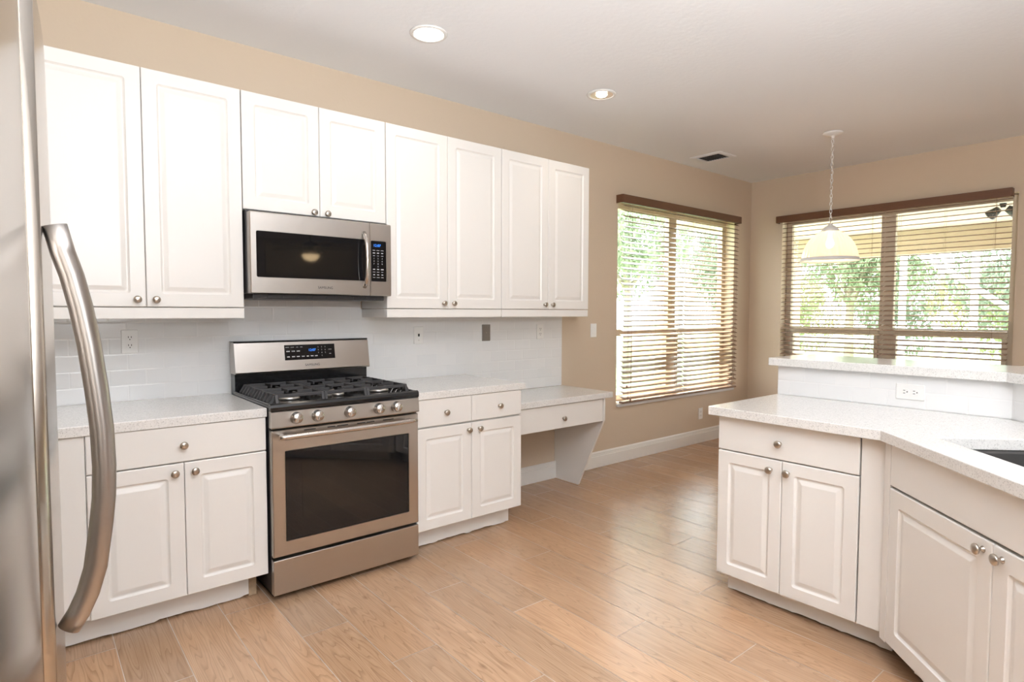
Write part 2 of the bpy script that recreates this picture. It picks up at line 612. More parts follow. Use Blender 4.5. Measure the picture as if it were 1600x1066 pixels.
def text(name, s, size, mat, parent, loc, rot, depth=0.0006):
    cu = bpy.data.curves.new(name, 'FONT')
    cu.body = s
    cu.size = size
    cu.align_x = 'CENTER'
    cu.align_y = 'CENTER'
    cu.extrude = depth / 2
    tmp = bpy.data.objects.new('tmp_text', cu)
    COL.objects.link(tmp)
    dg = bpy.context.evaluated_depsgraph_get()
    me = bpy.data.meshes.new_from_object(tmp.evaluated_get(dg))
    bpy.data.objects.remove(tmp)
    bpy.data.curves.remove(cu)
    me.name = name
    me.materials.clear()
    me.materials.append(M[mat])
    o = bpy.data.objects.new(name, me)
    COL.objects.link(o)
    o.parent = parent
    o.location = loc
    o.rotation_euler = rot
    return o
FRONT = (PI / 2, 0, 0)      # text facing -y

ZF = 0.012                  # finished floor
H = 2.763                   # ceiling
XR = 5.39                   # far (right) wall
XL = -1.64                  # wall behind the refrigerator
YB = -9.2                   # back of the open family room

# ------------------------------------------------------------------ room shell
def build_floor():
    bm = bmesh.new()
    uvl = bm.loops.layers.uv.new('grain')
    tl = bm.loops.layers.float_color.new('tone')
    rnd = random.Random(11)
    pitch, ln, g = 0.1985, 1.2, 0.0016
    x_min, x_max, d_max = -4.2, XR, 9.2
    k0 = int(math.floor(x_min / pitch)); k1 = int(math.ceil(x_max / pitch))
    def quad(x0, x1, d0, d1, z, mi, tone, off):
        vs = [bm.verts.new(c) for c in ((x0, -d0, z), (x0, -d1, z), (x1, -d1, z), (x1, -d0, z))]
        f = bm.faces.new(vs)
        f.material_index = mi
        for lp, (uu, vv) in zip(f.loops, ((d0, x0), (d1, x0), (d1, x1), (d0, x1))):
            lp[uvl].uv = (uu + off[0], vv + off[1])
            lp[tl] = (*tone, 1)
    for k in range(k0, k1):
        off = 0.66 + 0.39 * ((k + 1) % 3) - 2 * ln
        d = off
        while d < d_max:
            a, b = max(0, d), min(d_max, d + ln)
            if b - a > 0.01:
                t = 1.0 + rnd.uniform(-0.13, 0.11)
                w = rnd.uniform(-0.03, 0.03)
                tone = (t * (1 + w), t, t * (1 - w))
                quad(max(x_min, k * pitch + g), min(x_max, (k + 1) * pitch - g), a + g, b - g, ZF, 0, tone, (rnd.uniform(0, 30), rnd.uniform(0, 30)))
            d += ln
    quad(x_min, x_max, 0, d_max, ZF - 0.0012, 1, (1, 1, 1), (0, 0))
    o = bpy.data.meshes.new('floor')
    bm.normal_update()
    for f in bm.faces:
        if f.normal.z < 0:
            f.normal_flip()
    bm.to_mesh(o); bm.free()
    o.materials.append(M['plank']); o.materials.append(M['grout'])
    ob = bpy.data.objects.new('floor', o)
    COL.objects.link(ob)
    ob['kind'] = 'structure'
build_floor()
structure('foundation', BX(-4.4, XR + 0.2, -9.4, 0.2, -0.30, ZF - 0.004), 'deck')['kind'] = 'structure'
structure('ceiling', BX(-4.4, XR + 0.2, -9.4, 0.2, H, H + 0.15), 'ceil')

def wall_with_hole(bm, axis, a0, a1, t0, t1, z0, z1, holes):
    """wall along axis x or y from a0 to a1, thickness t0..t1, rectangular holes (h0,h1,zb,zt)"""
    def B(p0, p1, q0, q1):
        if axis == 'x': box(bm, p0, p1, t0, t1, q0, q1)
        else: box(bm, t0, t1, p0, p1, q0, q1)
    cur = a0
    for h0, h1, zb, zt in sorted(holes):
        B(cur, h0, z0, z1)
        B(h0, h1, z0, zb)
        B(h0, h1, zt, z1)
        cur = h1
    B(cur, a1, z0, z1)
    return bm
W1 = (3.16, 5.06, 0.535, 2.32)          # window 1 opening in X, Z
W2 = (-2.285, -0.355, 0.535, 2.32)      # window 2 opening in Y, Z
structure('wall_left', wall_with_hole(bmesh.new(), 'x', XL - 0.15, XR + 0.2, 0.0, 0.2, ZF - 0.01, H, [W1]), 'wall')
structure('wall_right', wall_with_hole(bmesh.new(), 'y', YB - 0.2, 0.0, XR, XR + 0.2, ZF - 0.01, H, [W2]), 'wall')
structure('wall_fridge', BX(XL - 0.15, XL, -3.0, 0.0, ZF - 0.01, H), 'wall')
structure('wall_family', BX(-4.35, -4.2, YB - 0.2, -3.0, ZF - 0.01, H), 'wall')
structure('wall_partition', BX(-4.35, XL, -3.0, -2.85, ZF - 0.01, H), 'wall')
structure('wall_back', BX(-4.35, XR, YB - 0.2, YB, ZF - 0.01, H), 'wall')

def window(name, axis, h, t, sash):
    """two-light single-hung window: frame with centre mullion and meeting rails, glass panes"""
    a0, a1, z0, z1 = h
    root = bpy.data.objects.new(name, None)
    COL.objects.link(root)
    root['kind'] = 'structure'
    bm = bmesh.new(); gl = []
    def B(p0, p1, q0, q1, d0=0.0, d1=0.05):
        if axis == 'x': box(bm, p0, p1, t + d0, t + d1, q0, q1, 0.003)
        else: box(bm, t + d0, t + d1, p0, p1, q0, q1, 0.003)
    w = 0.055
    e = 0.002
    B(a0 + e, a0 + w, z0 + e, z1 - e); B(a1 - w, a1 - e, z0 + e, z1 - e)
    B(a0 + w, a1 - w, z0 + e, z0 + w); B(a0 + w, a1 - w, z1 - w, z1 - e)
    c = (a0 + a1) / 2
    B(c - 0.06, c + 0.06, z0 + w, z1 - w)
    for p0, p1 in ((a0 + w, c - 0.06), (c + 0.06, a1 - w)):
        if sash:
            B(p0, p1, sash - 0.03, sash + 0.03, -0.012, 0.04)
            B(p0, p0 + 0.035, z0 + w, sash - 0.03, -0.012, 0.04); B(p1 - 0.035, p1, z0 + w, sash - 0.03, -0.012, 0.04)
        gl.append((p0, p1))
    obj('window_frame', bm, 'frame', root)
    for p0, p1 in gl:
        if axis == 'x': obj('window_pane', BX(p0, p1, t + 0.022, t + 0.026, z0 + w, z1 - w), 'pane', root)
        else: obj('window_pane', BX(t + 0.022, t + 0.026, p0, p1, z0 + w, z1 - w), 'pane', root)
    return root
window('window_1', 'x', W1, 0.11, 1.155)
window('window_2', 'y', W2, XR + 0.11, 1.165)

# baseboards with a moulded top
def baseboard(name, axis, a0, a1, t, sgn):
    prof = [(0, ZF + 0.001), (0.016, ZF + 0.001), (0.016, 0.108), (0.0125, 0.112), (0.0125, 0.120), (0.010, 0.124), (0.010, 0.134), (0.006, 0.142), (0.003, 0.147), (0, 0.147)]
    poly = [(t + sgn * d, z) for d, z in prof]
    return structure(name, prism_axis(bmesh.new(), poly, a0, a1, axis), 'trim')
baseboard('baseboard_left', 'x', 1.53, XR - 0.018, -0.001, -1)
baseboard('baseboard_right', 'y', -9.1, -0.001, XR - 0.001, -1)
structure('trim_1', BX(W1[0] + 0.003, W1[1] - 0.003, -0.030, 0.108, 0.507, 0.5345, 0.004), 'marble')
structure('trim_2', BX(XR - 0.030, XR + 0.108, W2[0] + 0.003, W2[1] - 0.003, 0.507, 0.5345, 0.004), 'marble')

# tile backsplash along the long wall
bm = bmesh.new()
box(bm, -1.55, 2.484, -0.008, -0.0005, 0.754, 1.356)
box(bm, -0.0, 0.762, -0.008, -0.0005, 1.356, 1.42)
structure('trim_3', bm, 'tile_x')

# half-height wall behind the peninsula, tiled on the kitchen side
def D2(pts):
    return [(x, -d) for x, d in pts]
structure('wall_bar', prism(bmesh.new(), D2([(2.278, 1.88), (2.278, 2.858), (1.078, 4.058), (1.162, 4.147), (2.40, 2.909), (2.40, 1.88)]), ZF, 1.0565), 'trim')
structure('trim_4', prism(bmesh.new(), D2([(2.270, 1.88), (2.270, 2.8555), (1.0725, 4.053), (1.077, 4.0575), (2.277, 2.8575), (2.277, 1.88)]), 0.9046, 1.0560), 'tile_y')

# ------------------------------------------------------------------ cabinets
G_UP = 'white raised-panel wall cabinets'
def upper(label, x0, x1, z0, z1, splits, knobs, rail=True, side_left=False):
    """wall cabinet: x extent, door z extent, door split positions; local frame = world"""
    t = thing('wall_cabinet', label, 'cabinet', (x0, 0, z0), 0, G_UP)
    w = x1 - x0
    h = z1 - z0
    obj('cabinet_body', BX(0.001, w - 0.001, -0.320, -0.0095, 0.0, h, 0.001), 'cab', t)
    xs = [0.0] + splits + [w]
    for i, (a, b) in enumerate(zip(xs[:-1], xs[1:])):
        d = obj('door', panel_door(a + 0.0011, b - 0.0011, 0.001, h - 0.001, -0.341), 'cab', t)
        kx = b - 0.036 if knobs[i] == 'r' else a + 0.036
        knob(d, kx, 0.033 if rail else 0.018, -0.341)
    if rail:
        bm = bmesh.new()
        box(bm, 0.001, w - 0.001, -0.338, -0.316, -0.052, -0.003, 0.002)
        box(bm, 0.001, 0.019, -0.315, -0.012, -0.052, -0.003, 0.001)
        box(bm, w - 0.019, w - 0.001, -0.315, -0.012, -0.052, -0.003, 0.001)
        obj('light_rail', bm, 'cab', t)
    return t
upper('tall double-door white wall cabinet nearest the refrigerator, left of the microwave', -0.832, -0.0035, 1.359, 2.407, [0.418], 'rl')
upper('short double-door white wall cabinet directly above the microwave', -0.002, 0.764, 1.838, 2.407, [0.384], 'rl', rail=False)
upper('tall double-door white wall cabinet just right of the microwave', 0.766, 1.602, 1.359, 2.407, [0.416], 'rl')
upper('tall double-door white wall cabinet at the end of the row nearest the window', 1.604, 2.434, 1.359, 2.407, [0.418], 'rl')

def toe(parent, x0, x1, y, z1, seed, mat='cab'):
    """toe-kick board with a rough lower edge"""
    rnd = random.Random(seed)
    n = max(6, int((x1 - x0) / 0.02))
    lower = []
    lev = 0.006
    for i in range(n + 1):
        if rnd.random() < 0.18: lev = rnd.uniform(0.003, 0.012)
        lower.append((x0 + (x1 - x0) * i / n, ZF + lev + rnd.uniform(0, 0.002)))
    poly = lower + [(x1, z1), (x0, z1)]
    bm = prism_axis(bmesh.new(), poly, y, y + 0.012, 'y')
    box(bm, x0, x1, y + 0.045, y + 0.06, ZF, z1)
    return obj('toe_kick', bm, mat, parent)

G_BASE = 'white base cabinets with raised-panel doors'
# left of the range
t = thing('base_cabinet', 'white base cabinet with one wide drawer over two doors, between refrigerator and range', 'cabinet', (0, 0, 0), 0, G_BASE)
obj('cabinet_body', BX(-0.95, -0.006, -0.626, -0.010, 0.136, 0.862, 0.001), 'cab', t)
obj('filler_panel', slab_front(-0.95, -0.6735, 0.14, 0.862, -0.640, 0.0135), 'cab', t)
d = obj('drawer', slab_front(-0.672, -0.006, 0.712, 0.862, -0.648), 'cab', t)
knob(d, -0.340, 0.783, -0.648)
for a, b, kx in ((-0.672, -0.339, -0.375), (-0.337, -0.006, -0.300)):
    d = obj('door', panel_door(a, b, 0.139, 0.707, -0.648), 'cab', t)
    knob(d, kx, 0.669, -0.648)
toe(t, -0.95, -0.066, -0.545, 0.1355, 3)
tag(obj('end_block', BX(-0.064, -0.030, -0.540, -0.51, ZF, 0.135), 'cab_raw', t), 'bare unpainted wood block')
# right of the range
t = thing('base_cabinet', 'white base cabinet with two small drawers over two doors, between range and desk', 'cabinet', (0, 0, 0), 0, G_BASE)
obj('cabinet_body', BX(0.772, 1.512, -0.626, -0.020, 0.136, 0.862, 0.001), 'cab', t)
for a, b, kx in ((0.772, 1.1365, 0.960), (1.1385, 1.514, 1.340)):
    d = obj('drawer', slab_front(a, b, 0.712, 0.862, -0.648), 'cab', t)
    knob(d, kx, 0.782, -0.648)
for a, b, kx in ((0.772, 1.1375, 1.113), (1.1395, 1.514, 1.190)):
    d = obj('door', panel_door(a, b, 0.139, 0.703, -0.648), 'cab', t)
    knob(d, kx, 0.664, -0.648)
toe(t, 0.79, 1.492, -0.55, 0.1355, 5)
# peninsula cabinet (faces -X): local x = distance from the long wall
def at_peninsula(loc):
    return loc
t = thing('base_cabinet', 'white peninsula base cabinet with one wide drawer over two doors, below the corner outlet counter', 'cabinet', (1.65, 0, 0), -PI / 2, G_BASE)
t['label'] = 'white peninsula base cabinet with one wide drawer over two doors, left of the sink cabinet'
obj('cabinet_body', BX(1.911, 2.515, 0.022, 0.600, 0.105, 0.862, 0.001), 'cab', t)
d = obj('drawer', slab_front(1.909, 2.514, 0.7065, 0.860, 0.0), 'cab', t)
knob(d, 2.199, 0.776, 0.0)
for a, b, kx in ((1.909, 2.209, 2.161), (2.211, 2.514, 2.237)):
    d = obj('door', panel_door(a, b, 0.119, 0.7015, 0.0, 0.052), 'cab', t)
    knob(d, kx, 0.656, 0.0)
obj('filler_panel', BX(2.519, 2.602, 0.004, 0.022, 0.118, 0.862, 0.002), 'cab', t)
toe(t, 1.922, 2.62, 0.085, 0.104, 8)
# sink cabinet on the diagonal: local x along the front, local y into the cabinet
t = thing('base_cabinet', 'white diagonal sink base cabinet with a plain false front over two doors, right foreground', 'cabinet', (1.64, -2.605, 0), -3 * PI / 4, G_BASE)
obj('cabinet_body', BX(0.004, 1.25, 0.020, 0.50, 0.105, 0.680, 0.001), 'cab', t)
obj('filler_panel', BX(0.0, 0.0393, 0.0, 0.0195, 0.105, 0.862, 0.001), 'cab', t)
obj('false_front', slab_front(0.0396, 1.108, 0.703, 0.858, 0.0), 'cab', t)
for a, b, kx in ((0.0396, 0.5735, 0.537), (0.5765, 1.108, 0.613)):
    d = obj('door', panel_door(a, b, 0.110, 0.694, 0.0), 'cab', t)
    knob(d, kx, 0.664, 0.0)
obj('end_filler', BX(1.111, 1.25, 0.004, 0.019, 0.105, 0.862, 0.002), 'cab', t)
toe(t, 0.08, 1.25, 0.085, 0.104, 9)

# ------------------------------------------------------------------ worktops
def worktop(name, label, poly, z0, z1, holes=(), group='speckled white quartz worktops', bev=0.003):
    return tag(obj(name, prism(bmesh.new(), D2(poly), z0, z1, [D2(h) for h in holes], bev), 'quartz'), label, 'countertop', group)
worktop('countertop', 'speckled white quartz countertop left of the range with an outlet above it', [(-1.5, 0.0085), (-0.002, 0.0085), (-0.002, 0.655), (-1.5, 0.655)], 0.864, 0.904)
worktop('countertop', 'speckled white quartz countertop right of the range, above two small drawers', [(0.765, 0.0085), (1.543, 0.0085), (1.543, 0.655), (0.765, 0.655)], 0.864, 0.904)
worktop('desk_top', 'lower speckled quartz desk top stepping down beside the window wall', [(1.546, 0.0085), (2.501, 0.0085), (2.501, 0.534), (1.546, 0.534)], 0.713, 0.753)
S2 = 0.70711
def diag(s, n, o=(1.60, 2.60)):
    return (o[0] - s * S2 + n * S2, o[1] + s * S2 + n * S2)
sink_hole = [diag(0.114, 0.135), diag(0.874, 0.135), diag(0.874, 0.555), diag(0.114, 0.555)]
worktop('countertop', 'angled speckled quartz peninsula countertop with a cut-out for the sink',
        [(1.613, 1.875), (1.60, 2.60), diag(1.4, 0), diag(1.4, 0.6535), (2.2696, 2.8552), (2.2696, 1.875)], 0.864, 0.904, [sink_hole])
worktop('bar_top', 'raised speckled quartz breakfast bar top in front of the far blinds',
        [(2.235, 1.842), (2.235, 2.841), (1.035, 4.041), (1.332, 4.338), (2.66, 3.010), (2.66, 1.842)], 1.0575, 1.0985)
# sink below the cut-out (local frame as the sink cabinet but origin at counter corner)
t = thing('kitchen_sink', 'black undermount kitchen sink in the peninsula counter', 'sink', (1.60, -2.60, 0), -3 * PI / 4)
bm = bmesh.new()
x0, x1, y0, y1 = 0.100, 0.888, 0.121, 0.569
rings = []
def srect(i, r): return [(x, y) for x, y in rrect(x0 + i, x1 - i, y0 + i, y1 - i, r)]
b = bmesh.new()
loops = []
for i, r, z in ((0.0, 0.02, 0.862), (0.024, 0.03, 0.862), (0.028, 0.03, 0.855), (0.036, 0.04, 0.70), (0.055, 0.05, 0.692), (0.055, 0.05, 0.686), (0.0, 0.02, 0.72), (0.0, 0.02, 0.862)):
    loops.append([b.verts.new((x, y, z)) for x, y in srect(i, r)])
n = len(loops[0])
for p, q in zip(loops[:-1], loops[1:]):
    for i in range(n):
        b.faces.new((p[i], p[(i + 1) % n], q[(i + 1) % n], q[i]))
b.faces.new(loops[4])
merge(bm, b)
obj('basin', bm, 'sinkmat', t)
obj('drain', lathe(bmesh.new(), [(0.0, 0.0005), (0.03, 0.0005), (0.034, 0.003), (0.044, 0.003), (0.046, 0.0005)], (0.494, 0.345, 0.692), seg=20), 'nickel', t)

# desk: drawer apron and tapered support panel
t = thing('built_in_desk', 'white built-in desk frame with one drawer and a tapered side panel', 'desk', (1.52, 0, 0))
obj('apron_frame', BX(0.0, 0.894, -0.493, -0.020, 0.585, 0.711, 0.001), 'cab', t)
d = obj('drawer', slab_front(0.0, 0.894, 0.5425, 0.708, -0.515), 'cab', t)
knob(d, 0.487, 0.611, -0.515)
obj('side_panel', prism_axis(bmesh.new(), [(-0.019, 0.150), (-0.0005, 0.150), (-0.0005, 0.711), (-0.517, 0.711), (-0.517, 0.548), (-0.262, ZF + 0.001), (-0.019, ZF + 0.001)], 0.897, 0.915, 'x'), 'cab', t)

# ------------------------------------------------------------------ range
t = thing('gas_range', 'stainless steel gas range with black cooktop between the base cabinets', 'stove', (0, 0, 0))
obj('range_body', BX(0.005, 0.757, -0.655, -0.02, 0.045, 0.894, 0.002), 'darkbody', t)
bm = bmesh.new()
prof = [(-0.10, 0.896), (-0.10, 0.916), (-0.66, 0.916), (-0.672, 0.924), (-0.684, 0.925), (-0.694, 0.919), (-0.698, 0.908), (-0.696, 0.892), (-0.66, 0.892), (-0.655, 0.896)]
prism_axis(bm, prof, 0.001, 0.761, 'x')
box(bm, 0.001, 0.010, -0.66, -0.10, 0.9165, 0.923, 0.002); box(bm, 0.752, 0.761, -0.66, -0.10, 0.9165, 0.923, 0.002)
obj('cooktop', bm, 'enamel', t)
# control strip with knobs
bm = bmesh.new()
prism_axis(bm, [(-0.656, 0.813), (-0.656, 0.891), (-0.690, 0.891), (-0.697, 0.884), (-0.703, 0.818), (-0.700, 0.813)], 0.003, 0.759, 'x')
obj('control_panel', bm, 'steel', t)
for kx in (0.112, 0.211, 0.370, 0.524, 0.623):
    k = obj('burner_knob', lathe(bmesh.new(), [(0.027, 0), (0.028, 0.004), (0.026, 0.008), (0.0245, 0.010), (0.0235, 0.030), (0.021, 0.034), (0.0, 0.0345)], axis=(0, -1, 0.08), seg=28), 'handle', t, (kx, -0.6995, 0.853))
    bm = BX(-0.004, 0.004, -0.0385, -0.033, -0.020, 0.020, 0.0015)
    obj('grip_bar', bm, 'handle', k, (0, 0, 0.003), (0, 0.35, 0))
# oven door
bm = bmesh.new()
fr = rrect(0.004, 0.758, 0.219, 0.803, 0.004)
b = bmesh.new()
lp = []
for poly, y in ((fr, -0.657), (fr, -0.690), (rrect(0.008, 0.754, 0.223, 0.799, 0.004), -0.695), (rrect(0.060, 0.701, 0.286, 0.706, 0.006), -0.695), (rrect(0.0625, 0.6985, 0.2885, 0.7035, 0.005), -0.690)):
    lp.append([b.verts.new((x, y, z)) for x, z in poly])
n = len(fr)
for p, q in zip(lp[:-1], lp[1:]):
    for i in range(n):
        b.faces.new((p[i], p[(i + 1) % n], q[(i + 1) % n], q[i]))
b.faces.new(lp[0]); b.faces.new(lp[-1])
merge(bm, b)
door = obj('oven_door', bm, 'steel', t)
bm = BX(0.063, 0.698, -0.6935, -0.6905, 0.289, 0.703)
g = obj('oven_window', bm, 'blackglass', door)
obj('inner_window', BX(0.138, 0.626, -0.6942, -0.6937, 0.385, 0.655), 'innerglass', g)
for a, b_ in ((0.150, 0.205), (0.262, 0.300), (0.310, 0.365), (0.412, 0.455), (0.463, 0.505), (0.552, 0.612)):
    obj('vent_slot', BX(a, b_, -0.6956, -0.6945, 0.7885, 0.7935), 'slot', door)
bm = bmesh.new()
tube(bm, [(0.016 + 0.006, -0.738, 0.777), (0.05, -0.741, 0.777), (0.2, -0.745, 0.777), (0.381, -0.747, 0.777), (0.56, -0.745, 0.777), (0.69, -0.741, 0.777), (0.722, -0.738, 0.777)], 0.0125, 14)
for hx in (0.045, 0.695):
    box(bm, hx - 0.010, hx + 0.010, -0.735, -0.694, 0.768, 0.786, 0.003)
obj('door_handle', bm, 'handle', door)
obj('bottom_drawer', slab_front(0.004, 0.758, 0.043, 0.206, -0.693, 0.035), 'steel', t)
obj('base_rail', BX(0.02, 0.742, -0.62, -0.05, ZF, 0.0445), 'darkbody', t)
# backguard
obj('backguard_base', BX(0.008, 0.754, -0.098, -0.022, 0.896, 1.012, 0.003), 'enamel', t)
bm = prism_axis(bmesh.new(), [(-0.024, 1.010), (-0.024, 1.174), (-0.090, 1.177), (-0.104, 1.172), (-0.130, 1.018), (-0.126, 1.010)], 0.004, 0.758, 'x')
bg = obj('backguard', bm, 'steel', t)
obj('backguard_cap', BX(0.003, 0.759, -0.100, -0.020, 1.1775, 1.1815, 0.001), 'enamel', bg)
tilt = math.atan2(0.026, 0.154)
def on_guard(z):            # y of the sloped face at height z
    return -0.104 - (1.172 - z) / 0.154 * 0.026
gy = on_guard(1.1135)
gp = obj('display_panel', BX(-0.143, 0.143, -0.0025, 0.001, -0.042, 0.042, 0.001), 'blackglass', bg, (0.404, gy, 1.1135), (-tilt, 0, 0))
text('clock_digits', '12:07', 0.019, 'blue', gp, (0.010, -0.0030, 0.010), FRONT)
bm = bmesh.new()
rnd = random.Random(2)
for zz, xs in ((0.028, (-0.127, -0.100, -0.073, -0.050)), (0.007, (-0.124, -0.096, -0.068)), (-0.023, (-0.124, -0.096, -0.070, -0.042, -0.016, 0.008, 0.032))):
    for xx in xs:
        w = rnd.uniform(0.006, 0.010)
        k = 0.0032 if zz < 0.02 else 0.0
        obj('key_print', BX(xx - w, xx + w, -0.0033, -0.0024, zz - k, zz + 0.0022), 'mark', gp)
for xx, zz, w in ((0.114, 0.0105, 0.009), (0.114, -0.014, 0.006)):
    obj('key_print', BX(xx - w, xx + w, -0.0033, -0.0024, zz - 0.001, zz + 0.001), 'mark', gp)
for i, ch in enumerate('1234567890'):
    xx = 0.046 + 0.020 * (i % 3) if i < 9 else 0.066
    text('key_digit', ch, 0.0095, 'mark', gp, (xx, -0.0030, 0.026 - 0.0165 * (i // 3)), FRONT)
text('brand_lettering', 'SAMSUNG', 0.0185, 'logo', bg, (0.412, on_guard(1.042) - 0.0006, 1.042), (PI / 2 - tilt, 0, 0))
# grates and burners
def grate(x0, x1, fins_left, fins_right):
    bm = bmesh.new()
    zt, zb = 0.957, 0.9175
    y0, y1 = -0.650, -0.125
    def bar(xa, ya, xb, yb, w=0.0045):
        if abs(xa - xb) < 1e-6: box(bm, xa - w, xa + w, min(ya, yb), max(ya, yb), zt - 0.016, zt, 0.0025)
        else: box(bm, min(xa, xb), max(xa, xb), ya - w, ya + w, zt - 0.016, zt, 0.0025)
    il = 0.030 if fins_left else 0.006
    ir = 0.030 if fins_right else 0.006
    xa, xb = x0 + il, x1 - ir
    bar(xa, y0 + 0.02, xa, y1); bar(xb, y0 + 0.02, xb, y1)
    for y in (y0 + 0.02, (y0 + y1) / 2, y1):
        bar(xa, y, xb, y)
    xm = (xa + xb) / 2
    for yc in ((y0 * 3 + y1) / 4 + 0.01, (y0 + 3 * y1) / 4):
        for s in (-1, 1):
            bar(xm, yc + s * 0.035, xm, yc + s * 0.125)
            bar(xm + s * 0.032, yc, xb if s > 0 else xa, yc)
    # sloped front apron of each grate: a thin frame seen from the front
    def slope(pts, w0, w1, ax):
        prism_axis(bm, pts, w0, w1, ax)
    for xc in (xa, xb):
        slope([(y0 + 0.026, zt), (y0 + 0.014, zt), (y0, zb + 0.001), (y0 + 0.012, zb + 0.001)], xc - 0.0065, xc + 0.0065, 'x')
    for yy in (y1, (y0 + y1) / 2):
        for xc in (xa, xb):
            box(bm, xc - 0.006, xc + 0.006, yy - 0.006, yy + 0.006, zb + 0.001, zt - 0.01, 0.001)
    for fl, sgn, xe in ((fins_left, -1, xa), (fins_right, 1, xb)):
        if fl:
            for i in range(11):
                yy = y0 + 0.03 + (y1 - y0 - 0.05) * i / 10
                slope([(xe + sgn * 0.001, zt), (xe + sgn * 0.006, zt), (xe + sgn * 0.027, zb + 0.004), (xe + sgn * 0.027, zb + 0.001), (xe + sgn * 0.014, zb + 0.001), (xe + sgn * 0.001, zt - 0.016)], yy - 0.0075, yy + 0.0075, 'y')
    return bm
for a, b_, fl, fr_ in ((0.016, 0.270, True, False), (0.273, 0.489, False, False), (0.492, 0.746, False, True)):
    obj('grate', grate(a, b_, fl, fr_), 'iron', t)
for bx_, by_, r in ((0.145, -0.520, 0.046), (0.145, -0.245, 0.040), (0.381, -0.385, 0.044), (0.617, -0.520, 0.050), (0.617, -0.245, 0.036), (0.381, -0.545, 0.028)):
    bu = obj('burner', lathe(bmesh.new(), [(r * 1.05, 0), (r * 1.05, 0.008), (r * 0.95, 0.014), (r * 0.5, 0.014)], (bx_, by_, 0.9165), seg=24), 'aluminium', t)
    obj('burner_cap', lathe(bmesh.new(), [(r * 0.80, 0.0145), (r * 0.82, 0.018), (r * 0.76, 0.021), (0, 0.0215)], (bx_, by_, 0.9165), seg=24), 'iron', bu)

# ------------------------------------------------------------------ microwave
t = thing('microwave', 'stainless over-the-range microwave with black window and blue clock', 'microwave', (0, 0, 0))
obj('microwave_body', BX(0.004, 0.758, -0.365, -0.010, 1.430, 1.832, 0.003), 'darkbody', t)
bm = bmesh.new()
box(bm, 0.03, 0.735, -0.365, -0.02, 1.402, 1.4295, 0.004)
for i in range(8):
    box(bm, 0.10 + i * 0.075, 0.155 + i * 0.075, -0.372, -0.3655, 1.408, 1.422, 0.001)
obj('vent_grille', bm, 'darkbody', t)
bm = bmesh.new()
def plate_with_recess(x0, x1, z0, z1, yb, yf, wx0, wx1, wz0, wz1):
    b = bmesh.new(); lp = []
    for poly, y in ((rrect(x0, x1, z0, z1, 0.004), yb), (rrect(x0, x1, z0, z1, 0.004), yf + 0.004), (rrect(x0 + 0.004, x1 - 0.001, z0 + 0.004, z1 - 0.004, 0.003), yf),
                    (rrect(wx0, wx1, wz0, wz1, 0.008), yf), (rrect(wx0 + 0.001, wx1 - 0.001, wz0 + 0.001, wz1 - 0.001, 0.008), yf + 0.003)):
        lp.append([b.verts.new((x, y, z)) for x, z in poly])
    n = len(lp[0])
    for p, q in zip(lp[:-1], lp[1:]):
        for i in range(n):
            b.faces.new((p[i], p[(i + 1) % n], q[(i + 1) % n], q[i]))
    b.faces.new(lp[0]); b.faces.new(lp[-1])
    return b
merge(bm, plate_with_recess(0.007, 0.628, 1.4275, 1.822, -0.366, -0.412, 0.035, 0.612, 1.506, 1.731))
md = obj('door', bm, 'steel', t)
bm = rings_front(bmesh.new(), [(rrect(0.0365, 0.6105, 1.5075, 1.7295, 0.007), -0.4115)], -0.4092)
wnd = obj('door_window', bm, 'blackglass', md)
obj('inner_window', BX(0.079, 0.527, -0.4121, -0.4117, 1.526, 1.677), 'innerglass', wnd)
bm = bmesh.new()
tube(bm, [(0.593, -0.416, 1.768), (0.593, -0.436, 1.745), (0.593, -0.452, 1.700), (0.593, -0.459, 1.620), (0.593, -0.452, 1.540), (0.593, -0.436, 1.495), (0.593, -0.416, 1.472)], 0.009, 14, r2=0.011)
obj('door_handle', bm, 'handle', md)
text('brand_lettering', 'SAMSUNG', 0.0175, 'logo', md, (0.377, -0.4124, 1.4635), FRONT)
bm = bmesh.new()
merge(bm, plate_with_recess(0.631, 0.757, 1.4275, 1.822, -0.366, -0.411, 0.634, 0.727, 1.505, 1.728))
mp = obj('control_panel', bm, 'steel', t)
kp = obj('keypad', rings_front(bmesh.new(), [(rrect(0.6355, 0.7255, 1.5065, 1.7265, 0.006), -0.4105)], -0.4082), 'blackglass', mp)
text('clock_digits', '12:07', 0.020, 'blue', kp, (0.672, -0.4108, 1.702), FRONT)
bm = bmesh.new()
for r in range(11):
    zz = 1.676 - r * 0.0148
    for xx in (0.653, 0.677, 0.702):
        if 3 <= r <= 6:
            continue
        w = rnd.uniform(0.005, 0.0085)
        k = 0.0022 if r % 2 else 0.0012
        obj('key_print', BX(xx - w, xx + w, -0.4112, -0.4104, zz - k, zz + k), 'mark', kp)
for i, ch in enumerate('1234567890'):
    xx = (0.653, 0.677, 0.702)[i % 3] if i < 9 else 0.677
    text('key_digit', ch, 0.011, 'mark', kp, (xx, -0.4108, 1.6316 - 0.0148 * (i // 3)), FRONT)

# ------------------------------------------------------------------ refrigerator
FRX, FRY, FRA = -0.8145, -2.389, math.radians(-3.3)
t = thing('refrigerator', 'stainless steel refrigerator with a bowed bar handle at the left edge of the photo', 'refrigerator', (FRX, FRY, 0), FRA)
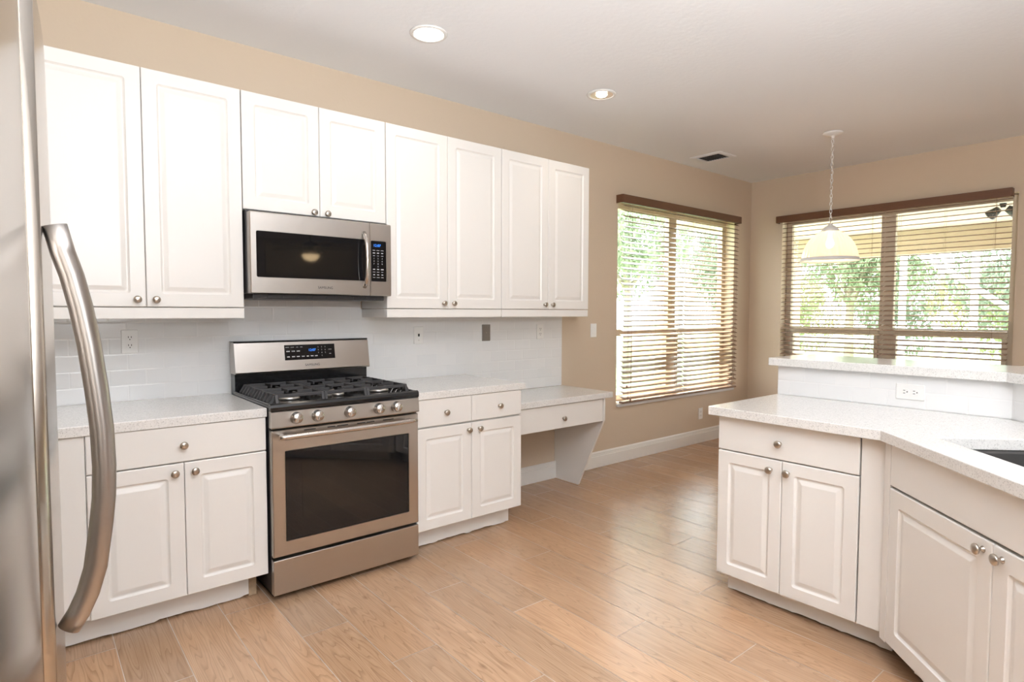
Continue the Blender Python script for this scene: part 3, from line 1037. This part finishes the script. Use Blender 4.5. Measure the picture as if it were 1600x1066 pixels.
# local frame: x out of the doors, y along the doors towards the long wall
obj('refrigerator_body', BX(-0.72, -0.075, -0.59, 0.485, ZF + 0.03, 1.77, 0.006), 'darkbody', t)
def bowed_door(y0, y1, crown_y, crown_x, rad, z0, z1):
    n = 48
    pts = []
    for i in range(n + 1):
        y = y0 + (y1 - y0) * i / n
        x = crown_x - rad + math.sqrt(rad * rad - (y - crown_y) ** 2)
        e = min(y - y0, y1 - y)
        r = 0.012
        if e < r:
            x -= r - math.sqrt(max(0, r * r - (r - e) ** 2))
        pts.append((x, y))
    poly = [(-0.070, y0)] + pts + [(-0.070, y1)]
    b = bmesh.new()
    lo = [b.verts.new((x, y, z0)) for x, y in poly]
    hi = [b.verts.new((x, y, z1)) for x, y in poly]
    b.faces.new(lo); b.faces.new(hi)
    m = len(poly)
    for i in range(m):
        f = b.faces.new((lo[i], lo[(i + 1) % m], hi[(i + 1) % m], hi[i]))
        f.smooth = 0 < i < m - 2
    return merge(bmesh.new(), b)
far = obj('door', bowed_door(-0.045, 0.485, 0.16, 0.0, 5.0, 0.07, 1.765), 'fridge', t)
near = obj('door', bowed_door(-0.590, -0.053, -0.32, -0.010, 5.0, 0.07, 1.765), 'fridge', t)
hp = [(0.010, 1.456), (0.018, 1.420), (0.027, 1.389), (0.036, 1.345), (0.044, 1.294), (0.051, 1.229), (0.0555, 1.175), (0.057, 1.120), (0.0555, 1.075), (0.051, 1.033), (0.043, 0.975), (0.033, 0.940), (0.022, 0.915), (0.010, 0.896)]
hd = obj('door_handle', tube(bmesh.new(), [(x, 0.0, z) for x, z in hp], 0.0145, 20), 'fridge_handle', far)

# ------------------------------------------------------------------ outlets and switches
def duplex(parent, horizontal=False):
    for s in (-1, 1):
        c = (s * 0.0195, 0) if horizontal else (0, s * 0.0195)
        bm = rings_front(bmesh.new(), [(rrect(c[0] - 0.0165, c[0] + 0.0165, c[1] - 0.0142, c[1] + 0.0142, 0.010), -0.0068)], -0.0045)
        r = obj('receptacle', bm, 'plate', parent)
        sl = bmesh.new()
        if horizontal:
            for dz in (-0.0062, 0.0062): box(sl, c[0] - 0.007, c[0] + 0.001, -0.0073, -0.0066, c[1] + dz - 0.0013, c[1] + dz + 0.0013)
            lathe(sl, [(0.0026, 0), (0.0026, 0.0006), (0, 0.0006)], (c[0] + 0.0085, -0.0067, c[1]), (0, -1, 0), 10)
        else:
            for dx in (-0.0062, 0.0062): box(sl, c[0] + dx - 0.0013, c[0] + dx + 0.0013, -0.0073, -0.0066, c[1] - 0.001, c[1] + 0.007)
            lathe(sl, [(0.0026, 0), (0.0026, 0.0006), (0, 0.0006)], (c[0], -0.0067, c[1] - 0.0085), (0, -1, 0), 10)
        obj('slots', sl, 'slot', r)
def plate(name, label, cat, loc, rotz=0, w=0.072, h=0.115, mat='plate', group=None):
    t = thing(name, label, cat, loc, rotz, group)
    bm = bmesh.new()
    rings_front(bm, [(rrect(-w / 2, w / 2, -h / 2, h / 2, 0.004), -0.002), (rrect(-w / 2 + 0.003, w / 2 - 0.003, -h / 2 + 0.003, h / 2 - 0.003, 0.004), -0.005)], -0.0003)
    obj('cover_plate', bm, mat, t)
    return t
t = plate('wall_outlet', 'white duplex outlet on the tile backsplash left of the range', 'outlet', (-0.443, -0.008, 1.192)); duplex(t)
t = plate('phone_jack', 'white wall plate with a small dark jack on tile just right of the range', 'outlet', (1.167, -0.008, 1.186))
obj('jack', BX(-0.006, 0.006, -0.0075, -0.0045, -0.008, 0.010, 0.001), 'slot', t)
obj('screw', lathe(bmesh.new(), [(0.003, 0), (0.003, 0.0008), (0, 0.001)], (0, -0.0049, -0.032), (0, -1, 0), 10), 'nickel', t)
t = plate('blank_plate', 'grey metal blank plate on the tile above the desk end of the counter', 'plate', (1.724, -0.008, 1.191), 0, 0.075, 0.118, 'greyplate')
obj('screw', lathe(bmesh.new(), [(0.004, 0), (0.004, 0.0008), (0, 0.001)], (0, -0.0049, 0.0), (0, -1, 0), 10), 'nickel', t)
t = plate('wall_outlet', 'white duplex outlet on the tile nearest the backsplash end above the desk', 'outlet', (2.247, -0.008, 1.190)); duplex(t)
t = plate('light_switch', 'white rocker light switch on the beige wall beside the window', 'switch', (2.861, -0.0005, 1.187))
rk = rings_front(bmesh.new(), [(rrect(-0.0165, 0.0165, -0.033, 0.033, 0.002), -0.0065), (rrect(-0.0155, 0.0155, -0.032, 0.032, 0.002), -0.0075)], -0.0045)
obj('rocker', rk, 'plate', t)
t = plate('wall_outlet', 'white duplex outlet low on the beige wall below the window', 'outlet', (4.472, -0.0005, 0.308)); duplex(t)
t = plate('wall_outlet', 'white sideways duplex outlet on the bar wall above the peninsula counter', 'outlet', (2.270, -2.494, 0.979), -PI / 2, 0.115, 0.072); duplex(t, True)

# ------------------------------------------------------------------ blinds
def blind(name, label, axis, a0, a1, ztop, zbot, tilt, cords, seed):
    """horizontal blind hanging in plane; local x along width, local -y into the room"""
    w = a1 - a0
    rotz = 0 if axis == 'x' else -PI / 2
    loc = (a0, -0.004, 0) if axis == 'x' else (XR - 0.004, a0, 0)
    # for axis y the local x axis runs towards -Y, so a0 is the end nearest the corner
    t = thing(name, label, 'blind', loc, rotz, 'walnut wood blinds')
    bm = bmesh.new()
    pitch = 0.0453
    n = int((ztop - zbot - 0.02) / pitch)
    hw, th = 0.025, 0.0019
    ct, st = math.cos(tilt), math.sin(tilt)
    yc = -0.030
    rnd = random.Random(seed)
    for i in range(n):
        z = ztop - 0.026 - i * pitch
        jl = rnd.uniform(-0.0012, 0.0012)
        prof = []
        for k in range(5):
            s = -1 + 2 * k / 4
            prof.append((s * hw, 0.0022 * (1 - s * s) + th))
        for k in range(4, -1, -1):
            s = -1 + 2 * k / 4
            prof.append((s * hw, 0.0022 * (1 - s * s) - th))
        poly = [(yc + y * ct - q * -st, z + y * st + q * ct) for y, q in prof]
        prism_axis(bm, poly, 0.0 + jl, w + jl, 'x')
    for f in bm.faces: f.smooth = False
    obj('slats', bm, 'blind', t)
    zb = ztop - 0.026 - n * pitch + 0.012
    obj('bottom_rail', BX(0, w, yc - 0.025, yc + 0.025, zb - 0.018, zb, 0.003), 'blind', t)
    obj('head_rail', BX(0.002, w - 0.002, yc - 0.022, yc + 0.024, ztop - 0.004, ztop + 0.036, 0.002), 'valance', t)
    bm = bmesh.new()
    for f in (0.12, 0.5, 0.88):
        for dy in (-hw * ct - 0.001, hw * ct + 0.001):
            tube(bm, [(w * f, yc + dy, ztop), (w * f, yc + dy, zb)], 0.0008, 5)
    obj('ladder_cords', bm, 'cord', t)
    for xc, zc in cords:
        bm = bmesh.new()
        y = yc - 0.032
        tube(bm, [(xc, y, ztop), (xc + 0.004, y - 0.003, (ztop + zc) / 2), (xc, y, zc)], 0.0009, 5)
        lathe(bm, [(0.002, 0.028), (0.006, 0.022), (0.0085, 0.004), (0.006, 0.0), (0, 0.0)], (xc, y, zc - 0.028), seg=10)
        obj('pull_cord', bm, 'blind', t)
    return t
TI = math.radians(12)
TJ = math.radians(25)
blind('window_blind', 'open brown blind on the left half of the window beside the desk', 'x', 3.185, 4.082, 2.292, 0.540, TJ, [(0.04, 0.70), (0.055, 0.60), (0.09, 0.585)], 1)
blind('window_blind', 'open brown blind on the right half of the window beside the desk', 'x', 4.092, 5.052, 2.292, 0.540, TJ, [(0.90, 0.76), (0.875, 0.67), (0.845, 0.60)], 2)
def blind_y(label, d0, d1, seed):
    t = blind('window_blind', label, 'x', 0.0, d1 - d0, 2.292, 0.540, TI, [(d1 - d0 - 0.10, 0.66)], seed)
    t.rotation_euler = (0, 0, -PI / 2)
    t.location = (XR - 0.004, -d0, 0)
    return t
blind_y('open brown blind behind the pendant lamp, left half of the far window', 0.385, 1.342, 3)
blind_y('open brown blind on the right half of the far window, above the bar top', 1.352, 2.258, 4)
def valance(label, loc, rotz, w, side=True):
    bm = BX(0, w, -0.078, -0.066, 2.279, 2.349, 0.002)
    t = thing('blind_valance', label, 'valance', loc, rotz, 'brown wood blind valances')
    obj('front_board', bm, 'valance', t)
    for x in (0.0, w - 0.010):
        obj('return_board', BX(x, x + 0.010, -0.0655, -0.001, 2.279, 2.349, 0.001), 'valance', t)
valance('brown wood valance board over the window beside the desk', (3.135, 0, 0), 0, 1.925)
valance('brown wood valance board over the far window behind the pendant lamp', (XR, -0.322, 0), -PI / 2, 1.935)

# ------------------------------------------------------------------ pendant lamp
PX, PY = 4.15, -1.35
t = thing('pendant_lamp', 'white pendant lamp with ribbed glass dome shade hanging on a chain', 'lamp', (PX, PY, 0))
obj('canopy', lathe(bmesh.new(), [(0.075, H - 0.0005), (0.075, H - 0.006), (0.066, H - 0.014), (0.03, H - 0.024), (0.012, H - 0.028), (0.010, H - 0.045), (0, H - 0.046)], seg=28), 'plate', t)
bm = bmesh.new()
z = H - 0.050
i = 0
while z > 2.055:
    pts = []
    for k in range(14):
        a = 2 * PI * k / 14
        u, v = 0.0085 * math.cos(a), 0.0185 * math.sin(a)
        pts.append((u, 0, z - 0.0185 + v) if i % 2 else (0, u, z - 0.0185 + v))
    tube(bm, pts, 0.0021, 6, closed=True)
    z -= 0.0305
    i += 1
obj('chain', bm, 'plate', t)
bm = bmesh.new()
tube(bm, [(0.010 * math.sin(k * 1.3), 0.010 * math.cos(k * 1.3), H - 0.04 - (H - 0.04 - 2.02) * k / 24) for k in range(25)], 0.0022, 6)
obj('power_cord', bm, 'cord', t)
obj('shade_cap', lathe(bmesh.new(), [(0.0, 2.050), (0.014, 2.048), (0.018, 2.036), (0.032, 2.028), (0.052, 2.012), (0.066, 1.992), (0.066, 1.986), (0, 1.986)], seg=28), 'plate', t)
bm = bmesh.new()
b = bmesh.new()
prof = [(0.062, 1.985), (0.085, 1.975), (0.115, 1.955), (0.145, 1.925), (0.170, 1.888), (0.188, 1.845), (0.199, 1.800), (0.204, 1.776)]
seg = 144
rg = []
for r, zz in prof:
    rg.append([b.verts.new(((r + 0.0022 * math.cos(36 * 2 * PI * k / seg)) * math.cos(2 * PI * k / seg), (r + 0.0022 * math.cos(36 * 2 * PI * k / seg)) * math.sin(2 * PI * k / seg), zz)) for k in range(seg)])
for p, q in zip(rg[:-1], rg[1:]):
    for k in range(seg):
        f = b.faces.new((p[k], p[(k + 1) % seg], q[(k + 1) % seg], q[k])); f.smooth = True
merge(bm, b)
obj('lamp_shade', bm, 'shade', t)
obj('shade_rim', lathe(bmesh.new(), [(0.203, 1.777), (0.208, 1.776), (0.211, 1.762), (0.219, 1.756), (0.219, 1.751), (0.206, 1.750), (0.203, 1.777)], seg=48, close=False), 'plate', t)
obj('bulb', lathe(bmesh.new(), [(0.0, 1.855), (0.018, 1.860), (0.029, 1.878), (0.030, 1.895), (0.022, 1.918), (0.014, 1.935), (0.013, 1.984)], seg=20), 'bulb', t)
lamp('pendant_light', 'POINT', (PX, PY, 1.84), 5, (1, 0.70, 0.45), shadow_soft_size=0.05).parent = None

# ------------------------------------------------------------------ ceiling fixtures
def downlight(label, x, y, lit, rad=0.097, e=6):
    t = thing('ceiling_downlight', label, 'ceiling light', (x, y, H), 0, 'recessed ceiling downlights')
    obj('trim_ring', lathe(bmesh.new(), [(rad - 0.022, -0.0005), (rad - 0.022, -0.006), (rad - 0.016, -0.0085), (rad - 0.004, -0.006), (rad, -0.0005)], seg=40), 'plate', t)
    if lit == 'disc':
        obj('lens', lathe(bmesh.new(), [(0, -0.0062), (rad - 0.024, -0.0062), (rad - 0.023, -0.001), (0, -0.001)], seg=36), 'led', t)
    else:
        obj('reflector', lathe(bmesh.new(), [(rad - 0.023, -0.0058), (rad - 0.030, -0.0030), (0.030, -0.0012), (0, -0.0012)], seg=36, close=False), 'reflector', t)
        obj('bulb', lathe(bmesh.new(), [(0.034, -0.0015), (0.036, -0.006), (0.028, -0.0125), (0, -0.0150)], seg=24), 'led', t)
    lamp('downlight_beam', 'SPOT', (x, y, H - 0.03), e, (1, 0.86, 0.70), target=(x, y, 0), spot_size=2.4, spot_blend=0.8, shadow_soft_size=0.06)
    return t
downlight('large round downlight with bright white lens above the wall cabinets', 0.805, -0.741, 'disc')
downlight('round downlight with a glowing bulb in a warm reflector nearer the far wall', 2.122, -0.736, 'bulb')
for x, y in ((0.8, -4.4), (2.9, -4.2), (-2.6, -4.6)):  # unseen downlights added behind the camera as extra room light
    downlight('added fill downlight, unseen in the ceiling behind the camera', x, y, 'disc', e=25)
t = thing('air_vent', 'white ceiling air vent with dark slanted louvres', 'vent', (4.077, -0.338, H))
bm = bmesh.new()
b = bmesh.new(); lp = []
for (hx, hy), zz in (((0.135, 0.155), -0.0005), ((0.135, 0.155), -0.004), ((0.115, 0.135), -0.010), ((0.092, 0.112), -0.010), ((0.092, 0.112), -0.0005)):
    lp.append([b.verts.new((sx * hx, sy * hy, zz)) for sx, sy in ((-1, -1), (1, -1), (1, 1), (-1, 1))])
for p, q in zip(lp[:-1], lp[1:]):
    for i in range(4):
        b.faces.new((p[i], p[(i + 1) % 4], q[(i + 1) % 4], q[i]))
merge(bm, b)
obj('vent_frame', bm, 'ceil', t)
obj('duct_opening', BX(-0.0915, 0.0915, -0.1115, 0.1115, -0.0018, -0.0006), 'slot', t)
bm = bmesh.new()
for i in range(9):
    y = -0.098 + i * 0.0245
    prism_axis(bm, [(y - 0.008, -0.0115), (y - 0.0065, -0.0115), (y + 0.005, -0.0025), (y + 0.0035, -0.0025)], -0.091, 0.091, 'x')
obj('louvres', bm, 'louvre', t)

# ceiling fan of the family room (mirrored in the microwave window)
t = thing('ceiling_fan', 'dark ceiling fan with a glowing bowl light, mirrored in the microwave window', 'fan', (2.68, -6.65, 0))
obj('downrod', lathe(bmesh.new(), [(0.06, H - 0.001), (0.06, H - 0.03), (0.03, H - 0.06), (0.012, H - 0.07), (0.012, 2.42), (0.0, 2.42)], seg=20), 'bladewood', t)
obj('motor_housing', lathe(bmesh.new(), [(0.0, 2.44), (0.05, 2.435), (0.11, 2.40), (0.13, 2.35), (0.12, 2.29), (0.08, 2.27), (0.08, 2.24), (0.0, 2.24)], seg=28), 'bladewood', t)
for k in range(5):
    a = 2 * PI * k / 5 + 0.3
    bm = prism(bmesh.new(), [(0.14, -0.02), (0.24, -0.055), (0.62, -0.075), (0.66, -0.05), (0.66, 0.05), (0.62, 0.075), (0.24, 0.055), (0.14, 0.02)], -0.003, 0.003)
    obj('blade', bm, 'bladewood', t, (0, 0, 2.33), (0.2 * math.cos(a) * 0, 0, a))
obj('light_bowl', lathe(bmesh.new(), [(0.125, 2.235), (0.128, 2.225), (0.11, 2.18), (0.07, 2.145), (0.0, 2.13)], seg=28), 'fanlight', t)

# ------------------------------------------------------------------ outdoors
tag(structure('ground', BX(-30, 60, -40, 45, -0.5, -0.32), 'lawn'), kind='structure')
structure('patio', BX(XR + 0.21, 12.5, -9, 1.6, -0.318, -0.05), 'deck')
bm = bmesh.new()
box(bm, XR + 0.21, 8.75, -8.0, 1.2, 2.45, 2.62)
box(bm, 8.45, 8.70, -8.0, 1.2, 2.13, 2.449)
structure('lanai_roof', bm, 'soffit')
for y in (0.95,):
    tag(obj('porch_column', BX(8.44, 8.71, y, y + 0.24, -0.049, 2.128, 0.01), 'soffit'), 'beige stucco porch column outside the far window', 'column')
t = thing('screen_enclosure', 'white aluminium screen enclosure frame beyond the porch outside the far window', 'frame', (12.0, 0, 0))
for y in (2.6, 0.55, -0.55, -2.4, -4.5, -6.6):
    obj('upright', BX(-0.05, 0.05, y - 0.05, y + 0.05, -0.049 if -9 < y < 1.6 else -0.319, 2.7, 0.005), 'alu', t)
for z in (0.75, 2.7):
    obj('cross_rail', BX(-0.04, 0.04, -6.6, 2.6, z, z + 0.09, 0.005), 'alu', t)
bm = bmesh.new()
tube(bm, [(0, 0.35, 2.5), (0, -1.6, 0.95)], 0.05, 8)
obj('diagonal_brace', bm, 'alu', t)
t = thing('flood_light', 'dark twin flood light under the porch ceiling, top right of the far window', 'lamp', (6.5, -1.97, 2.449))
obj('mount', lathe(bmesh.new(), [(0.07, -0.0005), (0.07, -0.03), (0.03, -0.05), (0.02, -0.09), (0, -0.09)], seg=18), 'darkbody', t)
for s in (-1, 1):
    obj('lamp_head', lathe(bmesh.new(), [(0, 0), (0.03, 0.0), (0.055, 0.09), (0.05, 0.10), (0, 0.09)], (0, s * 0.03, -0.10), (0.2, s * 0.8, -0.6), 18), 'darkbody', t)

def tree(label, x, y, h, r, leaf, seed, trunk=True, n=6000, z0=-0.32, squash=0.75):
    rnd = random.Random(seed)
    t = thing('tree' if trunk else 'shrub', label, 'tree' if trunk else 'shrub', (x, y, z0), 0, 'trees and shrubs outside the windows')
    vs, fs = [], []
    cz = h - r * squash
    lobes = [(Vector((rnd.uniform(-.55, .55) * r, rnd.uniform(-.55, .55) * r, cz + rnd.uniform(-.5, .5) * r * squash)), r * rnd.uniform(.45, .7)) for _ in range(9)]
    for i in range(n):
        c, lr = lobes[i % len(lobes)]
        d = Vector((rnd.gauss(0, 1), rnd.gauss(0, 1), rnd.gauss(0, 1))).normalized()
        p = c + d * lr * rnd.uniform(0.6, 1.0) ** 0.5
        if p.z < 0.05: p.z = 0.05 + rnd.random() * 0.3
        s = rnd.uniform(0.035, 0.075)
        q = Euler((rnd.uniform(0, 6.3), rnd.uniform(0, 6.3), rnd.uniform(0, 6.3))).to_matrix()
        k = len(vs)
        for a, b_ in ((-1.5, 0), (0, -.6), (1.5, 0), (0, .6)):
            vs.append(p + q @ Vector((a * s, b_ * s, 0.12 * s * (abs(a) > 1))))
        fs.append((k, k + 1, k + 2, k + 3))
    me = bpy.data.meshes.new('foliage')
    me.from_pydata([tuple(v) for v in vs], [], fs)
    me.materials.append(M[leaf])
    o = bpy.data.objects.new('foliage', me)
    COL.objects.link(o)
    o.parent = t
    if trunk:
        bm = bmesh.new()
        tube(bm, [(0, 0, 0), (0.05, 0.03, cz * 0.4), (-0.03, 0.0, cz * 0.75), (0.02, 0, cz)], [0.13, 0.10, 0.08, 0.05], 10)
        for k in range(4):
            a = k * 1.7 + rnd.random()
            tube(bm, [(0, 0, cz * 0.6), (0.3 * r * math.cos(a), 0.3 * r * math.sin(a), cz * 0.85), (0.6 * r * math.cos(a), 0.6 * r * math.sin(a), cz + 0.2)], [0.06, 0.04, 0.02], 7)
        obj('trunk', bm, 'bark', t)
    return t
tree('tall grey-green bush seen through the left half of the window beside the desk', 7.6, 7.4, 4.4, 2.0, 'leaf_c', 1, False, squash=1.05)
tree('mid-green tree seen through the right half of the window beside the desk', 10.6, 6.0, 5.2, 2.1, 'leaf_a', 2)
tree('mid-green tree behind the pendant lamp outside the far window', 15.0, 2.6, 4.2, 1.6, 'leaf_a', 4)
tree('grey-green tree beyond the screen frame in the middle of the far window', 15.9, -0.9, 3.6, 1.5, 'leaf_c', 5)
tree('yellow-green tree beyond the diagonal brace outside the far window', 14.4, -3.5, 3.2, 1.2, 'leaf_b', 6)
tree('mid-green tree farthest right outside the far window', 15.9, -6.4, 3.8, 1.5, 'leaf_a', 7)
tree('tall mid-green tree behind the grey-green one outside the desk-side window', 10.5, 10.5, 6.0, 2.4, 'leaf_a', 11)
tree('pale yellow-green tree farther off outside the desk-side window, right half', 15.5, 11.6, 5.6, 2.3, 'leaf_b', 12)
tree('mid-green tree farthest left outside the far window, beyond the pendant lamp', 16.2, 6.4, 4.4, 1.7, 'leaf_c', 13)
for i, (x, y) in enumerate(((21.2, 6.6), (20.2, 3.3), (18.8, 0.6), (18.8, -2.2), (18.8, -5.0), (18.6, -7.8))):
    tree(['hedge shrub behind the pendant lamp, farthest left beyond the porch', 'hedge shrub second from the left beyond the porch', 'hedge shrub third from the left beyond the porch', 'hedge shrub third from the right beyond the porch', 'hedge shrub second from the right beyond the porch', 'hedge shrub farthest right beyond the porch'][i], x, y, 3.0, 1.3, 'leaf_c' if i % 2 else 'leaf_b', 20 + i, False, 3500, squash=1.0)
